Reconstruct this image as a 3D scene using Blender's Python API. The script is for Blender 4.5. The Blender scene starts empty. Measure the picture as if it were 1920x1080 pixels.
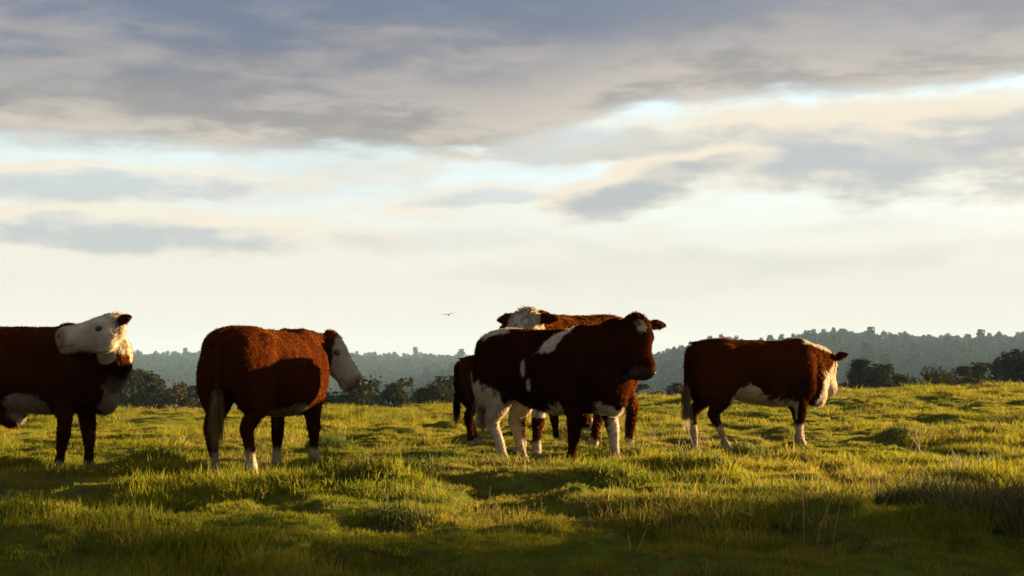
import bpy, math, random
import numpy as np
from mathutils import Vector, Matrix

# ------------------------------------------------------------------ camera, sky, sun, exposure
FPX, Y0, CAMZ = 2667.0, 712.0, 0.83          # focal length and eye line in photo pixels, eye height in metres
SUN_AZ, SUN_EL = 28.0, 8.0                   # degrees: azimuth from the right (+X) towards the back (+Y), elevation
EXPOSURE = 2.65
K = 1.0 / 2 ** EXPOSURE
scene = bpy.context.scene
C = scene.collection
cam_d = bpy.data.cameras.new('camera'); cam = bpy.data.objects.new('camera', cam_d); C.objects.link(cam)
cam_d.sensor_width = 36.0; cam_d.lens = 36.0 * FPX / 1920.0
cam_d.clip_start = 0.1; cam_d.clip_end = 12000
cam.location = (0, 0, CAMZ)
cam.rotation_euler = (math.radians(90) + math.atan((Y0 - 540) / FPX), 0, 0)
scene.camera = cam
scene.view_settings.view_transform = 'Standard'; scene.view_settings.look = 'None'
scene.view_settings.exposure = EXPOSURE; scene.view_settings.gamma = 1.0
scene.view_settings.use_curve_mapping = False
scene.cycles.use_denoising = True
scene.cycles.max_bounces = 8; scene.cycles.diffuse_bounces = 3; scene.cycles.transmission_bounces = 4
scene.cycles.volume_bounces = 0; scene.cycles.transparent_max_bounces = 8
scene.cycles.sample_clamp_indirect = 4.0

class S:
    """a node socket with arithmetic"""
    nt = None
    def __init__(s, v): s.v = v
    @staticmethod
    def m(op, *a, clamp=False):
        n = S.nt.nodes.new('ShaderNodeMath'); n.operation = op; n.use_clamp = clamp
        for i, x in enumerate(a):
            x = x.v if isinstance(x, S) else x
            if isinstance(x, (int, float)): n.inputs[i].default_value = x
            else: S.nt.links.new(x, n.inputs[i])
        return S(n.outputs[0])
    def __add__(s, o): return S.m('ADD', s, o)
    __radd__ = __add__
    def __sub__(s, o): return S.m('SUBTRACT', s, o)
    def __rsub__(s, o): return S.m('SUBTRACT', o, s)
    def __mul__(s, o): return S.m('MULTIPLY', s, o)
    __rmul__ = __mul__
    def __truediv__(s, o): return S.m('DIVIDE', s, o)
    def __pow__(s, o): return S.m('POWER', s, o)
def sstep(x, a, b):
    n = S.nt.nodes.new('ShaderNodeMapRange'); n.interpolation_type = 'SMOOTHSTEP'
    for i, q in ((0, x), (1, a), (2, b)):
        q = q.v if isinstance(q, S) else q
        if isinstance(q, (int, float)): n.inputs[i].default_value = q
        else: S.nt.links.new(q, n.inputs[i])
    return S(n.outputs[0])
def mixc(f, a, b):
    n = S.nt.nodes.new('ShaderNodeMix'); n.data_type = 'RGBA'
    for sock, q in ((n.inputs[0], f), (n.inputs[6], a), (n.inputs[7], b)):
        if isinstance(q, S): q = q.v
        if isinstance(q, (int, float)): sock.default_value = q
        elif isinstance(q, tuple): sock.default_value = (*q[:3], 1)
        else: S.nt.links.new(q, sock)
    return S(n.outputs[2])
def comb(x, y, z):
    n = S.nt.nodes.new('ShaderNodeCombineXYZ')
    for i, q in enumerate((x, y, z)):
        q = q.v if isinstance(q, S) else q
        if isinstance(q, (int, float)): n.inputs[i].default_value = q
        else: S.nt.links.new(q, n.inputs[i])
    return n.outputs[0]
def noise(vec, scale, detail=5, rough=0.55, dist=0.0):
    n = S.nt.nodes.new('ShaderNodeTexNoise')
    n.inputs['Scale'].default_value = scale; n.inputs['Detail'].default_value = detail
    n.inputs['Roughness'].default_value = rough; n.inputs['Distortion'].default_value = dist
    if vec is not None: S.nt.links.new(vec.v if isinstance(vec, S) else vec, n.inputs['Vector'])
    return S(n.outputs['Fac'])

def build_world():
    w = bpy.data.worlds.new('World'); scene.world = w; w.use_nodes = True
    nt = S.nt = w.node_tree; nt.nodes.clear()
    tc = nt.nodes.new('ShaderNodeTexCoord')
    sp = nt.nodes.new('ShaderNodeSeparateXYZ'); nt.links.new(tc.outputs['Generated'], sp.inputs[0])
    x, y, z = (S(o) for o in sp.outputs)
    U = S.m('ARCTAN2', x, y); V = S.m('ARCSINE', z)
    sk = nt.nodes.new('ShaderNodeTexSky'); sk.sky_type = 'NISHITA'; sk.sun_disc = False
    sk.sun_elevation = math.radians(SUN_EL); sk.sun_rotation = math.radians(90 - SUN_AZ)
    sk.air_density = 1.0; sk.dust_density = 1.5; sk.ozone_density = 1.0
    sky = S(sk.outputs[0])
    # warped coordinates; clouds lie in long flat bands
    wob = noise(comb(x, y, z * 2.0), 5.0, 3)
    wob2 = noise(comb(x + 7.0, y, z * 2.0), 11.0, 4)
    Vw = V + (wob - 0.5) * 0.016 + (wob2 - 0.5) * 0.010
    big = noise(comb(x, y, Vw * 7.0), 4.2, 5, 0.5)                     # broad bands
    med = noise(comb(x + 3.1, y + 1.7, Vw * 4.6), 8.0, 8, 0.56, 0.25)  # lumps
    fine = noise(comb(x - 2.0, y + 5.0, Vw * 2.6), 24.0, 7, 0.62)      # frayed edges
    wisp = noise(comb(x + 9.0, y - 4.0, Vw * 8.0), 6.0, 7, 0.6)
    lin = lambda r, g, b: tuple(((c / 255 + 0.055) / 1.055) ** 2.4 for c in (r, g, b))
    B = 10.0 * K                                                  # background strength is 0.1
    cc = lambda r, g, b, k=1.0: tuple(c * B * k for c in lin(r, g, b))
    # clear air: the sky model, veiled by thin high cloud that thickens towards the horizon
    blue = mixc(0.86, sky, cc(220, 234, 238))
    veil = sstep(V + (wisp - 0.5) * 0.12, 0.165, 0.06)
    base = mixc(veil, blue, cc(240, 232, 219))
    base = mixc(sstep(wisp + (fine - 0.5) * 0.25, 0.50, 0.68) * 0.75 * sstep(V, 0.03, 0.10), base, cc(244, 231, 213))
    base = mixc(sstep(big + (fine - 0.5) * 0.2, 0.50, 0.68) * 0.45 * sstep(V, 0.03, 0.08), base, cc(212, 210, 206))
    # separate banks of cloud below the deck: (azimuth, elevation, half sizes, tilt, strength, white top)
    banks = [(0.250, 0.152, 0.180, 0.033, -0.02, 0.95), (0.100, 0.135, 0.075, 0.018, 0.20, 1.0), (0.34, 0.165, 0.09, 0.022, 0.0, 0.7),
             (-0.27, 0.099, 0.185, 0.014, 0.0, 0.75), (-0.30, 0.131, 0.17, 0.014, 0.02, 0.6), (-0.03, 0.128, 0.06, 0.008, 0.05, 0.45),
             (0.06, 0.168, 0.13, 0.014, 0.04, 0.5), (-0.75, 0.12, 0.2, 0.02, 0.02, 0.8), (0.85, 0.13, 0.22, 0.02, -0.03, 0.8),
             (1.6, 0.11, 0.3, 0.02, 0.0, 0.8), (2.5, 0.13, 0.3, 0.02, 0.0, 0.8), (-1.5, 0.12, 0.3, 0.022, 0.0, 0.8), (-2.5, 0.1, 0.3, 0.02, 0.0, 0.8)]
    col = base
    for (u0, v0, du, dv, tilt, st) in banks:
        a = (U - u0) / du
        b = (V - v0 - (U - u0) * tilt + (wob2 - 0.5) * 0.02) / dv
        d = 1.0 - (a * a + b * b)                                    # 1 in the middle
        lum = d * 0.9 + (med - 0.5) * 2.5 + (fine - 0.5) * 1.4
        top = (lum + b * 0.9)
        m = sstep(lum + S.m('MAXIMUM', b, 0.0) * 0.6, -0.25, 0.6) * sstep(d, -1.2, 0.0)
        lit = cc(246, 233, 212)
        core = mixc(sstep(U, -0.2, 0.3), cc(178, 185, 190), cc(190, 192, 194))
        body = mixc(sstep(lum - b * 0.35, 0.1, 1.0), lit, core)
        col = mixc(m * st, col, body)
    # the grey deck overhead
    edge = 0.159 + 0.034 * sstep(U, -0.05, 0.14)
    dd = V - edge + (big - 0.5) * 0.030 + (med - 0.5) * 0.050 + (fine - 0.5) * 0.022
    m = sstep(dd, -0.008, 0.012)
    depth = sstep(dd, 0.004, 0.070)
    shade = sstep(big * 0.6 + med * 0.6 + fine * 0.22, 0.60, 0.86)
    low = mixc(sstep(med + (fine - 0.5) * 0.3, 0.40, 0.60), cc(160, 155, 153), cc(212, 201, 188))
    high = mixc(shade, cc(116, 123, 142), cc(176, 169, 167))
    high = mixc(sstep(V, 0.19, 0.275) * sstep(wisp, 0.65, 0.35) * 0.6, high, cc(106, 124, 156))
    deck = mixc(depth, low, high)
    deck = mixc(sstep(U, -0.1, 0.4) * 0.30, deck, cc(202, 195, 189))
    col = mixc(m, col, deck)
    bg = nt.nodes.new('ShaderNodeBackground'); bg.inputs[1].default_value = 0.1
    nt.links.new(col.v, bg.inputs[0])
    out = nt.nodes.new('ShaderNodeOutputWorld'); nt.links.new(bg.outputs[0], out.inputs[0])
build_world()

sun_d = bpy.data.lights.new('sun', 'SUN'); sun_d.energy = 5.0; sun_d.angle = math.radians(0.5); sun_d.color = (1.0, 0.72, 0.36)
sun = bpy.data.objects.new('sun', sun_d); C.objects.link(sun)
a, e = math.radians(SUN_AZ), math.radians(SUN_EL)
SUNV = Vector((math.cos(a) * math.cos(e), math.sin(a) * math.cos(e), math.sin(e)))
sun.rotation_euler = (-SUNV).to_track_quat('-Z', 'Y').to_euler()

# ------------------------------------------------------------------ helpers
def vnoise(x, y, seed=0):
    """smooth value noise in 2D, 0..1"""
    xi = np.floor(x).astype(np.int64); yi = np.floor(y).astype(np.int64)
    fx = x - xi; fy = y - yi
    fx = fx * fx * fx * (fx * (fx * 6 - 15) + 10); fy = fy * fy * fy * (fy * (fy * 6 - 15) + 10)
    def h(i, j):
        n = (i * 374761393 + j * 668265263 + seed * 1442695041) & 0xFFFFFFFF
        n = ((n ^ (n >> 13)) * 1274126177) & 0xFFFFFFFF
        n = n ^ (n >> 16)
        return (n & 0xFFFFFF) / float(0xFFFFFF)
    return (h(xi, yi) * (1 - fx) + h(xi + 1, yi) * fx) * (1 - fy) + (h(xi, yi + 1) * (1 - fx) + h(xi + 1, yi + 1) * fx) * fy
def vnoise3(p, scale, seed=0):
    x, y, z = (p * scale).T
    zi = np.floor(z); fz = z - zi; fz = fz * fz * (3 - 2 * fz)
    a_ = np.zeros(len(x)); b_ = np.zeros(len(x))
    a_ = vnoise(x + zi * 17.13, y + zi * 9.71, seed); b_ = vnoise(x + (zi + 1) * 17.13, y + (zi + 1) * 9.71, seed)
    return a_ * (1 - fz) + b_ * fz
def sm(x, a, b):
    t = np.clip((np.asarray(x, float) - a) / (b - a), 0, 1); return t * t * (3 - 2 * t)

def mesh_obj(name, verts, faces, mat=None, parent=None, smooth=False, attrs=None):
    me = bpy.data.meshes.new(name)
    verts = np.asarray(verts, np.float32)
    fa = np.asarray(faces) if not isinstance(faces, list) else None
    if fa is not None and fa.ndim == 2 and len(fa):
        n, k = fa.shape
        me.vertices.add(len(verts)); me.vertices.foreach_set('co', verts.ravel())
        me.loops.add(n * k); me.loops.foreach_set('vertex_index', fa.astype(np.int32).ravel())
        me.polygons.add(n); me.polygons.foreach_set('loop_start', np.arange(0, n * k, k, dtype=np.int32))
        me.update(calc_edges=True)
    else:
        me.from_pydata([tuple(v) for v in verts], [], [tuple(f) for f in (faces if faces is not None else [])]); me.update()
    for an, arr in (attrs or {}).items():
        arr = np.asarray(arr, np.float32)
        if arr.ndim == 1:
            at = me.attributes.new(an, 'FLOAT', 'POINT'); at.data.foreach_set('value', arr)
        else:
            at = me.attributes.new(an, 'FLOAT_COLOR', 'POINT')
            at.data.foreach_set('color', np.hstack([arr, np.ones((len(arr), 1), np.float32)]).ravel())
    if smooth: me.polygons.foreach_set('use_smooth', np.ones(len(me.polygons), bool))
    if mat: me.materials.append(mat)
    o = bpy.data.objects.new(name, me); C.objects.link(o); o.parent = parent
    return o
def tag(o, label=None, cat=None, group=None, kind=None):
    for k, v in (('label', label), ('category', cat), ('group', group), ('kind', kind)):
        if v: o[k] = v
    return o
def empty(name, loc, rz=0.0):
    o = bpy.data.objects.new(name, None); C.objects.link(o); o.location = loc; o.rotation_euler = (0, 0, rz); o.empty_display_size = 0.2
    return o
def new_mat(name):
    m = bpy.data.materials.new(name); m.use_nodes = True; S.nt = m.node_tree; m.node_tree.nodes.clear(); return m
def attr(name, kind='GEOMETRY', out='Fac'):
    n = S.nt.nodes.new('ShaderNodeAttribute'); n.attribute_type = kind; n.attribute_name = name
    return S(n.outputs[out])
def objco():
    return S.nt.nodes.new('ShaderNodeTexCoord').outputs['Object']
def finish(col, rough=0.9, trans=0.0, tcol=None, bump=None, bstr=0.2, bdist=0.02, spec=0.2, sheen=0.0):
    nt = S.nt
    p = nt.nodes.new('ShaderNodeBsdfPrincipled')
    p.inputs['Roughness'].default_value = rough; p.inputs['Specular IOR Level'].default_value = spec
    if sheen:
        p.inputs['Sheen Weight'].default_value = sheen; p.inputs['Sheen Roughness'].default_value = 0.4
        p.inputs['Sheen Tint'].default_value = (1, 0.75, 0.5, 1)
    if isinstance(col, tuple): p.inputs['Base Color'].default_value = (*col, 1)
    else: nt.links.new(col.v, p.inputs['Base Color'])
    if bump is not None:
        b = nt.nodes.new('ShaderNodeBump'); b.inputs['Strength'].default_value = bstr; b.inputs['Distance'].default_value = bdist
        nt.links.new(bump.v, b.inputs['Height']); nt.links.new(b.outputs[0], p.inputs['Normal'])
    sh = p.outputs[0]
    if trans:
        t = nt.nodes.new('ShaderNodeBsdfTranslucent')
        tcol = tcol if tcol is not None else col
        if isinstance(tcol, tuple): t.inputs[0].default_value = (*tcol, 1)
        else: nt.links.new(tcol.v, t.inputs[0])
        mx = nt.nodes.new('ShaderNodeMixShader'); mx.inputs[0].default_value = trans
        nt.links.new(sh, mx.inputs[1]); nt.links.new(t.outputs[0], mx.inputs[2]); sh = mx.outputs[0]
    o = nt.nodes.new('ShaderNodeOutputMaterial'); nt.links.new(sh, o.inputs[0])

def px2x(px, D): return (px - 960.0) / FPX * D
def px2z(py, D): return CAMZ - (py - Y0) / FPX * D

# ------------------------------------------------------------------ materials
M = {}
m = M['ground'] = new_mat('pasture_soil')
n1 = noise(objco(), 0.8, 6); n2 = noise(objco(), 9.0, 5)
finish(mixc(sstep(n2, 0.35, 0.7), mixc(n1, (0.055, 0.085, 0.010), (0.100, 0.115, 0.012)), (0.06, 0.05, 0.014)), 0.95, bump=n2, bstr=0.6, bdist=0.05, spec=0.0)
m = M['grass'] = new_mat('grass_blade')
t1 = attr('tint', 'INSTANCER'); dr = attr('dry', 'INSTANCER'); hh = attr('h'); bl = attr('blade')
g = mixc(t1, (0.072, 0.108, 0.006), (0.230, 0.200, 0.009))
g = mixc(sstep(bl + dr * 0.9, 0.86, 1.05), g, (0.24, 0.17, 0.045))
g = mixc(sstep(hh, 0.65, 1.0) * 0.25, g, (0.22, 0.20, 0.03))
finish(g, 0.6, trans=0.5, spec=0.05)
m = M['tussock'] = new_mat('tussock_blade')
bl = attr('blade'); dr = attr('dry')
g = mixc(bl, (0.035, 0.062, 0.008), (0.085, 0.100, 0.012))
g = mixc(sstep(bl * 0.6 + dr, 0.75, 1.0), g, (0.155, 0.100, 0.042))
finish(g, 0.6, trans=0.35, spec=0.2)
m = M['straw'] = new_mat('dry_straw')
finish(mixc(attr('blade'), (0.20, 0.14, 0.065), (0.34, 0.26, 0.13)), 0.7, trans=0.3, spec=0.2)
m = M['leaf'] = new_mat('tree_leaf')
finish(mixc(attr('blade'), (0.016, 0.021, 0.006), (0.046, 0.042, 0.011)), 0.8, trans=0.15, spec=0.0)
m = M['leaf_brown'] = new_mat('brownish_leaf')
finish(mixc(attr('blade'), (0.026, 0.022, 0.007), (0.068, 0.048, 0.014)), 0.8, trans=0.15, spec=0.0)
m = M['leaf_far'] = new_mat('forest_leaf')
finish(mixc(attr('tint', 'INSTANCER'), (0.012, 0.018, 0.008), (0.017, 0.023, 0.009)), 0.9, spec=0.0)
m = M['bark'] = new_mat('bark')
nb = noise(objco(), 6.0, 6)
finish(mixc(nb, (0.035, 0.026, 0.018), (0.11, 0.085, 0.06)), 0.95, bump=nb, bstr=0.6, bdist=0.05)
m = M['hill'] = new_mat('hill_forest_floor')
nb = noise(objco(), 0.05, 5)
finish(mixc(nb, (0.012, 0.018, 0.008), (0.017, 0.023, 0.009)), 1.0, spec=0.0)
def coat_mat(name, trans, sheen):
    m = new_mat(name)
    c = attr('coat', out='Color'); n = noise(objco(), 38.0, 4, 0.65)
    g_ = S.nt.nodes.new('ShaderNodeVectorMath'); g_.operation = 'MULTIPLY'; g_.inputs[1].default_value = (4.6, 6.4, 4.6); S.nt.links.new(c.v, g_.inputs[0]); g2 = S.nt.nodes.new('ShaderNodeVectorMath'); g2.operation = 'MINIMUM'; g2.inputs[1].default_value = (0.46, 0.36, 0.24); S.nt.links.new(g_.outputs[0], g2.inputs[0]); tc_ = S(g2.outputs[0])
    finish(mixc(sstep(n, 0.25, 0.8) * 0.30, c, mixc(0.55, c, (0.012, 0.004, 0.002))), 0.8, trans=trans, tcol=tc_, bump=n, bstr=0.5, bdist=0.012, spec=0.0, sheen=sheen)
    return m
M['coat'] = coat_mat('cow_coat', 0.0, 0.0)
M['fur'] = coat_mat('cow_fur', 0.45, 0.0)
m = M['eye'] = new_mat('cow_eye'); finish((0.008, 0.005, 0.004), 0.12, spec=0.6)
m = M['nostril'] = new_mat('nostril'); finish((0.02, 0.010, 0.009), 0.4, spec=0.4)
m = M['bird'] = new_mat('bird_feather'); finish((0.035, 0.032, 0.030), 0.8)
m = M['roof'] = new_mat('red_roof'); finish(mixc(noise(objco(), 5.0), (0.16, 0.045, 0.045), (0.22, 0.08, 0.07)), 0.7)
m = M['boards'] = new_mat('shed_boards'); finish(mixc(noise(objco(), 4.0), (0.10, 0.07, 0.055), (0.17, 0.12, 0.10)), 0.9)

# ------------------------------------------------------------------ the lie of the land
TUSS = [  # px, py, radius, blade length, dryness, blades, label
    (1730, 952, 0.34, 0.17, 0.46, 1400, 'big dark brown-green grass tussock in the shaded right foreground'),
    (1905, 1030, 0.36, 0.22, 0.66, 1200, 'brown matted tussock at the lower right corner of the field'),
    (1312, 898, 0.30, 0.14, 0.30, 800, 'dark rounded tussock in front of the white-bellied cow\'s hind feet'),
    (750, 990, 0.20, 0.11, 0.36, 360, 'thin brownish tussock in the shaded grass below the middle of the field'),
    (622, 848, 0.30, 0.13, 0.05, 700, 'dark green tussock just right of the rear-view cow'),
    (1735, 893, 0.20, 0.13, 0.45, 500, 'brownish tussock at the edge of the shade, behind the biggest tussock'),
    (1395, 862, 0.20, 0.11, 0.25, 420, 'low tussock under the belly of the right-hand cow'),
    (1690, 836, 0.34, 0.11, 0.10, 600, 'wide dark tussock in the sunlit grass right of the right-hand cow'),
    (1828, 832, 0.26, 0.12, 0.20, 500, 'dark tussock in the sunlit grass near the right edge'),
    (1268, 868, 0.20, 0.14, 0.45, 450, 'ragged tussock left of the right-hand cow\'s hind feet'),
    (1195, 872, 0.18, 0.15, 0.60, 420, 'straw-coloured tussock at the front feet of the patched cow'),
    (785, 905, 0.26, 0.10, 0.10, 420, 'low dark tussock between the rear-view cow and the patched cow'),
    (290, 872, 0.30, 0.11, 0.05, 600, 'dark green tussock between the two left-hand cows'),
    (320, 835, 0.20, 0.15, 0.55, 360, 'sunlit straw-tipped tussock behind the gap between the two left cows'),
    (690, 935, 0.20, 0.11, 0.70, 360, 'small rusty tussock on the edge of the foreground shade'),
]
TUSS_P = []
def ground_base(x, y):
    x = np.asarray(x, float); y = np.asarray(y, float)
    yy = np.maximum(y, 1.0)
    xc = x / np.maximum(yy, 42.0) * 42.0
    R = np.interp(xc, [-60, -15, -4.2, 0, 4.6, 9.8, 15, 30, 70], [-0.36, -0.34, -0.22, -0.09, 0.08, 0.37, 0.57, 1.0, 1.4])
    z = R * sm(yy, 13, 43)
    fall = np.clip(y - 46, 0, None)
    z = z - 4.2 * sm(fall, 0, 60) - 9.5 * sm(fall, 80, 330)
    return z
def ground(x, y):
    x = np.asarray(x, float); y = np.asarray(y, float)
    r = np.hypot(x, y)
    fade = sm(r, 70, 45)
    b = 0.08 * (vnoise(x * 0.28 + 3, y * 0.20 + 9, 1) - 0.5)
    l = vnoise(x * 0.75 + 11, y * 0.62 + 4, 2); b = b + 0.10 * (sm(l, 0.45, 0.9) - 0.22)
    l = vnoise(x * 1.7 + 5, y * 1.35 + 2, 3); b = b + 0.105 * (sm(l, 0.4, 0.95) - 0.3)
    l = vnoise(x * 2.9 + 1, y * 2.4 + 7, 6); b = b + 0.06 * sm(l, 0.55, 0.85)
    b = b + 0.035 * (vnoise(x * 4.2, y * 3.6, 4) - 0.5) + 0.015 * (vnoise(x * 9, y * 9, 5) - 0.5)
    z = ground_base(x, y) + b * fade
    for (tx, ty, tr) in TUSS_P:
        d2 = ((x - tx) ** 2 + (y - ty) ** 2 * 0.8) / (tr * tr)
        z = z + 0.42 * tr * np.exp(-d2 * 1.1)
    return z
for t in TUSS:
    D = FPX * CAMZ / (t[1] - Y0); D = min(D, 24)
    TUSS_P.append((px2x(t[0], D), D, t[2]))

def build_ground():
    fine = np.radians(np.arange(-33, 33.01, 0.16)); coarse = np.radians(np.arange(35, 326, 2.5))
    th = np.concatenate([fine, coarse]); nth = len(th)
    rr = [2.5]
    while rr[-1] < 60: rr.append(rr[-1] * 1.0062 + 0.004)
    while rr[-1] < 3050: rr.append(rr[-1] * 1.09)
    rr = np.array(rr); nr = len(rr)
    X = rr[:, None] * np.sin(th)[None]; Y = rr[:, None] * np.cos(th)[None]
    Z = ground(X, Y)
    V = np.vstack([[[0, 0, float(ground(0, 0))]], np.stack([X, Y, Z], -1).reshape(-1, 3)])
    i = np.arange(nr - 1)[:, None]; j = np.arange(nth)[None]; j2 = (j + 1) % nth
    F = np.stack([1 + i * nth + j, 1 + i * nth + j2, 1 + (i + 1) * nth + j2, 1 + (i + 1) * nth + j], -1).reshape(-1, 4)[:, ::-1]
    o = mesh_obj('pasture_ground', V, F, M['ground'], smooth=True)
    jj = np.arange(nth)
    # the little disc under the camera
    import bmesh
    bm = bmesh.new(); bm.from_mesh(o.data); bm.verts.ensure_lookup_table()
    for q in range(nth): bm.faces.new((bm.verts[0], bm.verts[1 + (q + 1) % nth], bm.verts[1 + q]))
    bm.to_mesh(o.data); bm.free()
    o.data.polygons.foreach_set('use_smooth', np.ones(len(o.data.polygons), bool))
    tag(o, kind='structure')
build_ground()

# ------------------------------------------------------------------ scattering (grass, far forest): one object of points, instances by geometry nodes
def scatter(name, pts, rot, scl, idx, attrs, sources, label):
    col = bpy.data.collections.new(name + '_sources')
    for s in sources:
        for c in list(s.users_collection): c.objects.unlink(s)
        col.objects.link(s)
    o = mesh_obj(name, pts, [], None)
    me = o.data
    at = me.attributes.new('rot', 'FLOAT_VECTOR', 'POINT'); at.data.foreach_set('vector', np.asarray(rot, np.float32).ravel())
    at = me.attributes.new('scl', 'FLOAT_VECTOR', 'POINT'); at.data.foreach_set('vector', np.asarray(scl, np.float32).ravel())
    at = me.attributes.new('idx', 'INT', 'POINT'); at.data.foreach_set('value', np.asarray(idx, np.int32))
    for k, v in attrs.items():
        at = me.attributes.new(k, 'FLOAT', 'POINT'); at.data.foreach_set('value', np.asarray(v, np.float32))
    ng = bpy.data.node_groups.new(name, 'GeometryNodeTree')
    ng.interface.new_socket('Geometry', in_out='INPUT', socket_type='NodeSocketGeometry')
    ng.interface.new_socket('Geometry', in_out='OUTPUT', socket_type='NodeSocketGeometry')
    gi = ng.nodes.new('NodeGroupInput'); go = ng.nodes.new('NodeGroupOutput')
    ci = ng.nodes.new('GeometryNodeCollectionInfo'); ci.inputs[0].default_value = col
    ci.inputs['Separate Children'].default_value = True; ci.inputs['Reset Children'].default_value = True
    ip = ng.nodes.new('GeometryNodeInstanceOnPoints'); ip.inputs['Pick Instance'].default_value = True
    def na(n, t):
        q = ng.nodes.new('GeometryNodeInputNamedAttribute'); q.data_type = t; q.inputs[0].default_value = n; return q.outputs[0]
    L = ng.links.new
    L(gi.outputs[0], ip.inputs['Points']); L(ci.outputs[0], ip.inputs['Instance'])
    L(na('idx', 'INT'), ip.inputs['Instance Index']); L(na('rot', 'FLOAT_VECTOR'), ip.inputs['Rotation']); L(na('scl', 'FLOAT_VECTOR'), ip.inputs['Scale'])
    L(ip.outputs[0], go.inputs[0])
    md = o.modifiers.new('scatter', 'NODES'); md.node_group = ng
    tag(o, label, None, None, 'stuff')
    return o

# ------------------------------------------------------------------ far hills and their forest
NEAR = np.array([(-2500, 820), (300, 760), (700, 735), (770, 716), (820, 700), (870, 690), (950, 684), (1100, 680), (1205, 674), (1250, 662), (1290, 652), (1330, 641),
                 (1365, 643), (1400, 647), (1450, 641), (1500, 634), (1540, 629), (1580, 630), (1640, 638), (1700, 636), (1760, 640), (1800, 642), (1860, 634), (1920, 640),
                 (2200, 632), (2700, 645), (3600, 640), (5200, 655)], float)
FAR = np.array([(-5200, 672), (-1500, 668), (0, 671), (240, 671), (400, 673), (560, 672), (700, 671), (870, 674), (1300, 676), (1700, 685), (3500, 690), (5200, 690)], float)
NEAR[:, 1] += 18; FAR[:, 1] += 9
def hill(name, prof, D, front, back, zf, az0, az1, naz):
    azs = np.radians(np.linspace(az0, az1, naz))
    crest = CAMZ - (np.interp(960 + FPX * np.tan(azs), prof[:, 0], prof[:, 1]) - Y0) / FPX * D
    ts = np.linspace(-1, 1, 25)
    shape = np.where(ts < 0, sm(ts, -1.0, 0.0) ** 0.8, sm(ts, 1.0, 0.0))
    d = np.where(ts < 0, D + ts * front, D + ts * back)
    spur = 1 + 0.10 * (vnoise(azs * 40, azs * 0 + 3, 8)[None] - 0.5) * (1 - shape[:, None]) * 4
    H = np.maximum(crest[None] - zf, 0.0) * shape[:, None] * np.clip(spur, 0.5, 1.5) + zf
    X = d[:, None] * np.sin(azs)[None]; Y = d[:, None] * np.cos(azs)[None]
    V = np.stack([X, Y, H], -1).reshape(-1, 3)
    i = np.arange(24)[:, None]; j = np.arange(naz - 1)[None]
    F = np.stack([i * naz + j, i * naz + j + 1, (i + 1) * naz + j + 1, (i + 1) * naz + j], -1).reshape(-1, 4)[:, ::-1]
    o = mesh_obj(name, V, F, M['hill'], smooth=True); tag(o, kind='structure')
    def at(rng, n):
        fi = rng.random(n) ** 0.55 * 14.0; fj = rng.random(n) * (naz - 1.001)
        i0 = fi.astype(int); j0 = fj.astype(int); u = fi - i0; v = fj - j0
        G = V.reshape(25, naz, 3)
        P = (G[i0, j0] * ((1 - u) * (1 - v))[:, None] + G[i0 + 1, j0] * (u * (1 - v))[:, None] + G[i0, j0 + 1] * ((1 - u) * v)[:, None] + G[i0 + 1, j0 + 1] * (u * v)[:, None])
        return P[P[:, 2] > zf + 1.0]
    return at

def far_crown(seed, tall):
    rng = np.random.default_rng(seed)
    V = []; Fc = []
    nb = 9
    for b in range(nb):
        c = rng.normal(0, 1, 3) * (0.26, 0.26, 0.22 * tall) + (0, 0, 0.55 * tall)
        if b == 0: c = np.array([0, 0, 0.30 * tall])
        for k in range(34):
            p = rng.normal(0, 1, 3); p /= np.linalg.norm(p)
            q = c + p * rng.uniform(0.13, 0.27) * (1, 1, 1.0 * tall ** 0.5)
            a_ = np.cross(rng.normal(0, 1, 3), p); a_ /= np.linalg.norm(a_); b_ = np.cross(a_, p); s = rng.uniform(0.08, 0.15)
            n0 = len(V); V += [q + a_ * s, q + b_ * s, q - a_ * s, q - b_ * s]; Fc.append((n0, n0 + 1, n0 + 2, n0 + 3))
    return mesh_obj('crown_source', np.array(V), np.array(Fc), M['leaf_far'])
crowns = [far_crown(50 + i, tl) for i, tl in enumerate((1.0, 1.25, 1.0, 1.6, 0.9, 2.0))]
def forest(name, at, n, size, seed, label, srcs):
    rng = np.random.default_rng(seed)
    P = at(rng, n); n = len(P)
    idx = rng.choice(6, n, p=[.24, .2, .2, .12, .2, .04])
    s = size * rng.uniform(0.65, 1.25, n) * (1 + 0.4 * (rng.random(n) > 0.93))
    P[:, 2] -= size * 0.12
    scatter(name, P, np.stack([rng.normal(0, .05, n), rng.normal(0, .05, n), rng.random(n) * 6.28], -1), np.stack([s, s, s * 1.0], -1), idx, {'tint': rng.random(n)}, srcs, label)
at = hill('near_hill', NEAR, 1400, 850, 300, -14.2, -38, 62, 700)
forest('near_hill_forest', at, 42000, 6.0, 5, 'hazy grey-green forest covering the nearer hill on the right', crowns)
src2 = []
for s in crowns:
    c = bpy.data.objects.new('crown_source', s.data); C.objects.link(c); src2.append(c)
at = hill('far_ridge', FAR, 2000, 1000, 250, -14.3, -60, 45, 600)
forest('far_ridge_forest', at, 40000, 6.6, 6, 'hazy blue forest along the flat far ridge on the left', src2)

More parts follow.
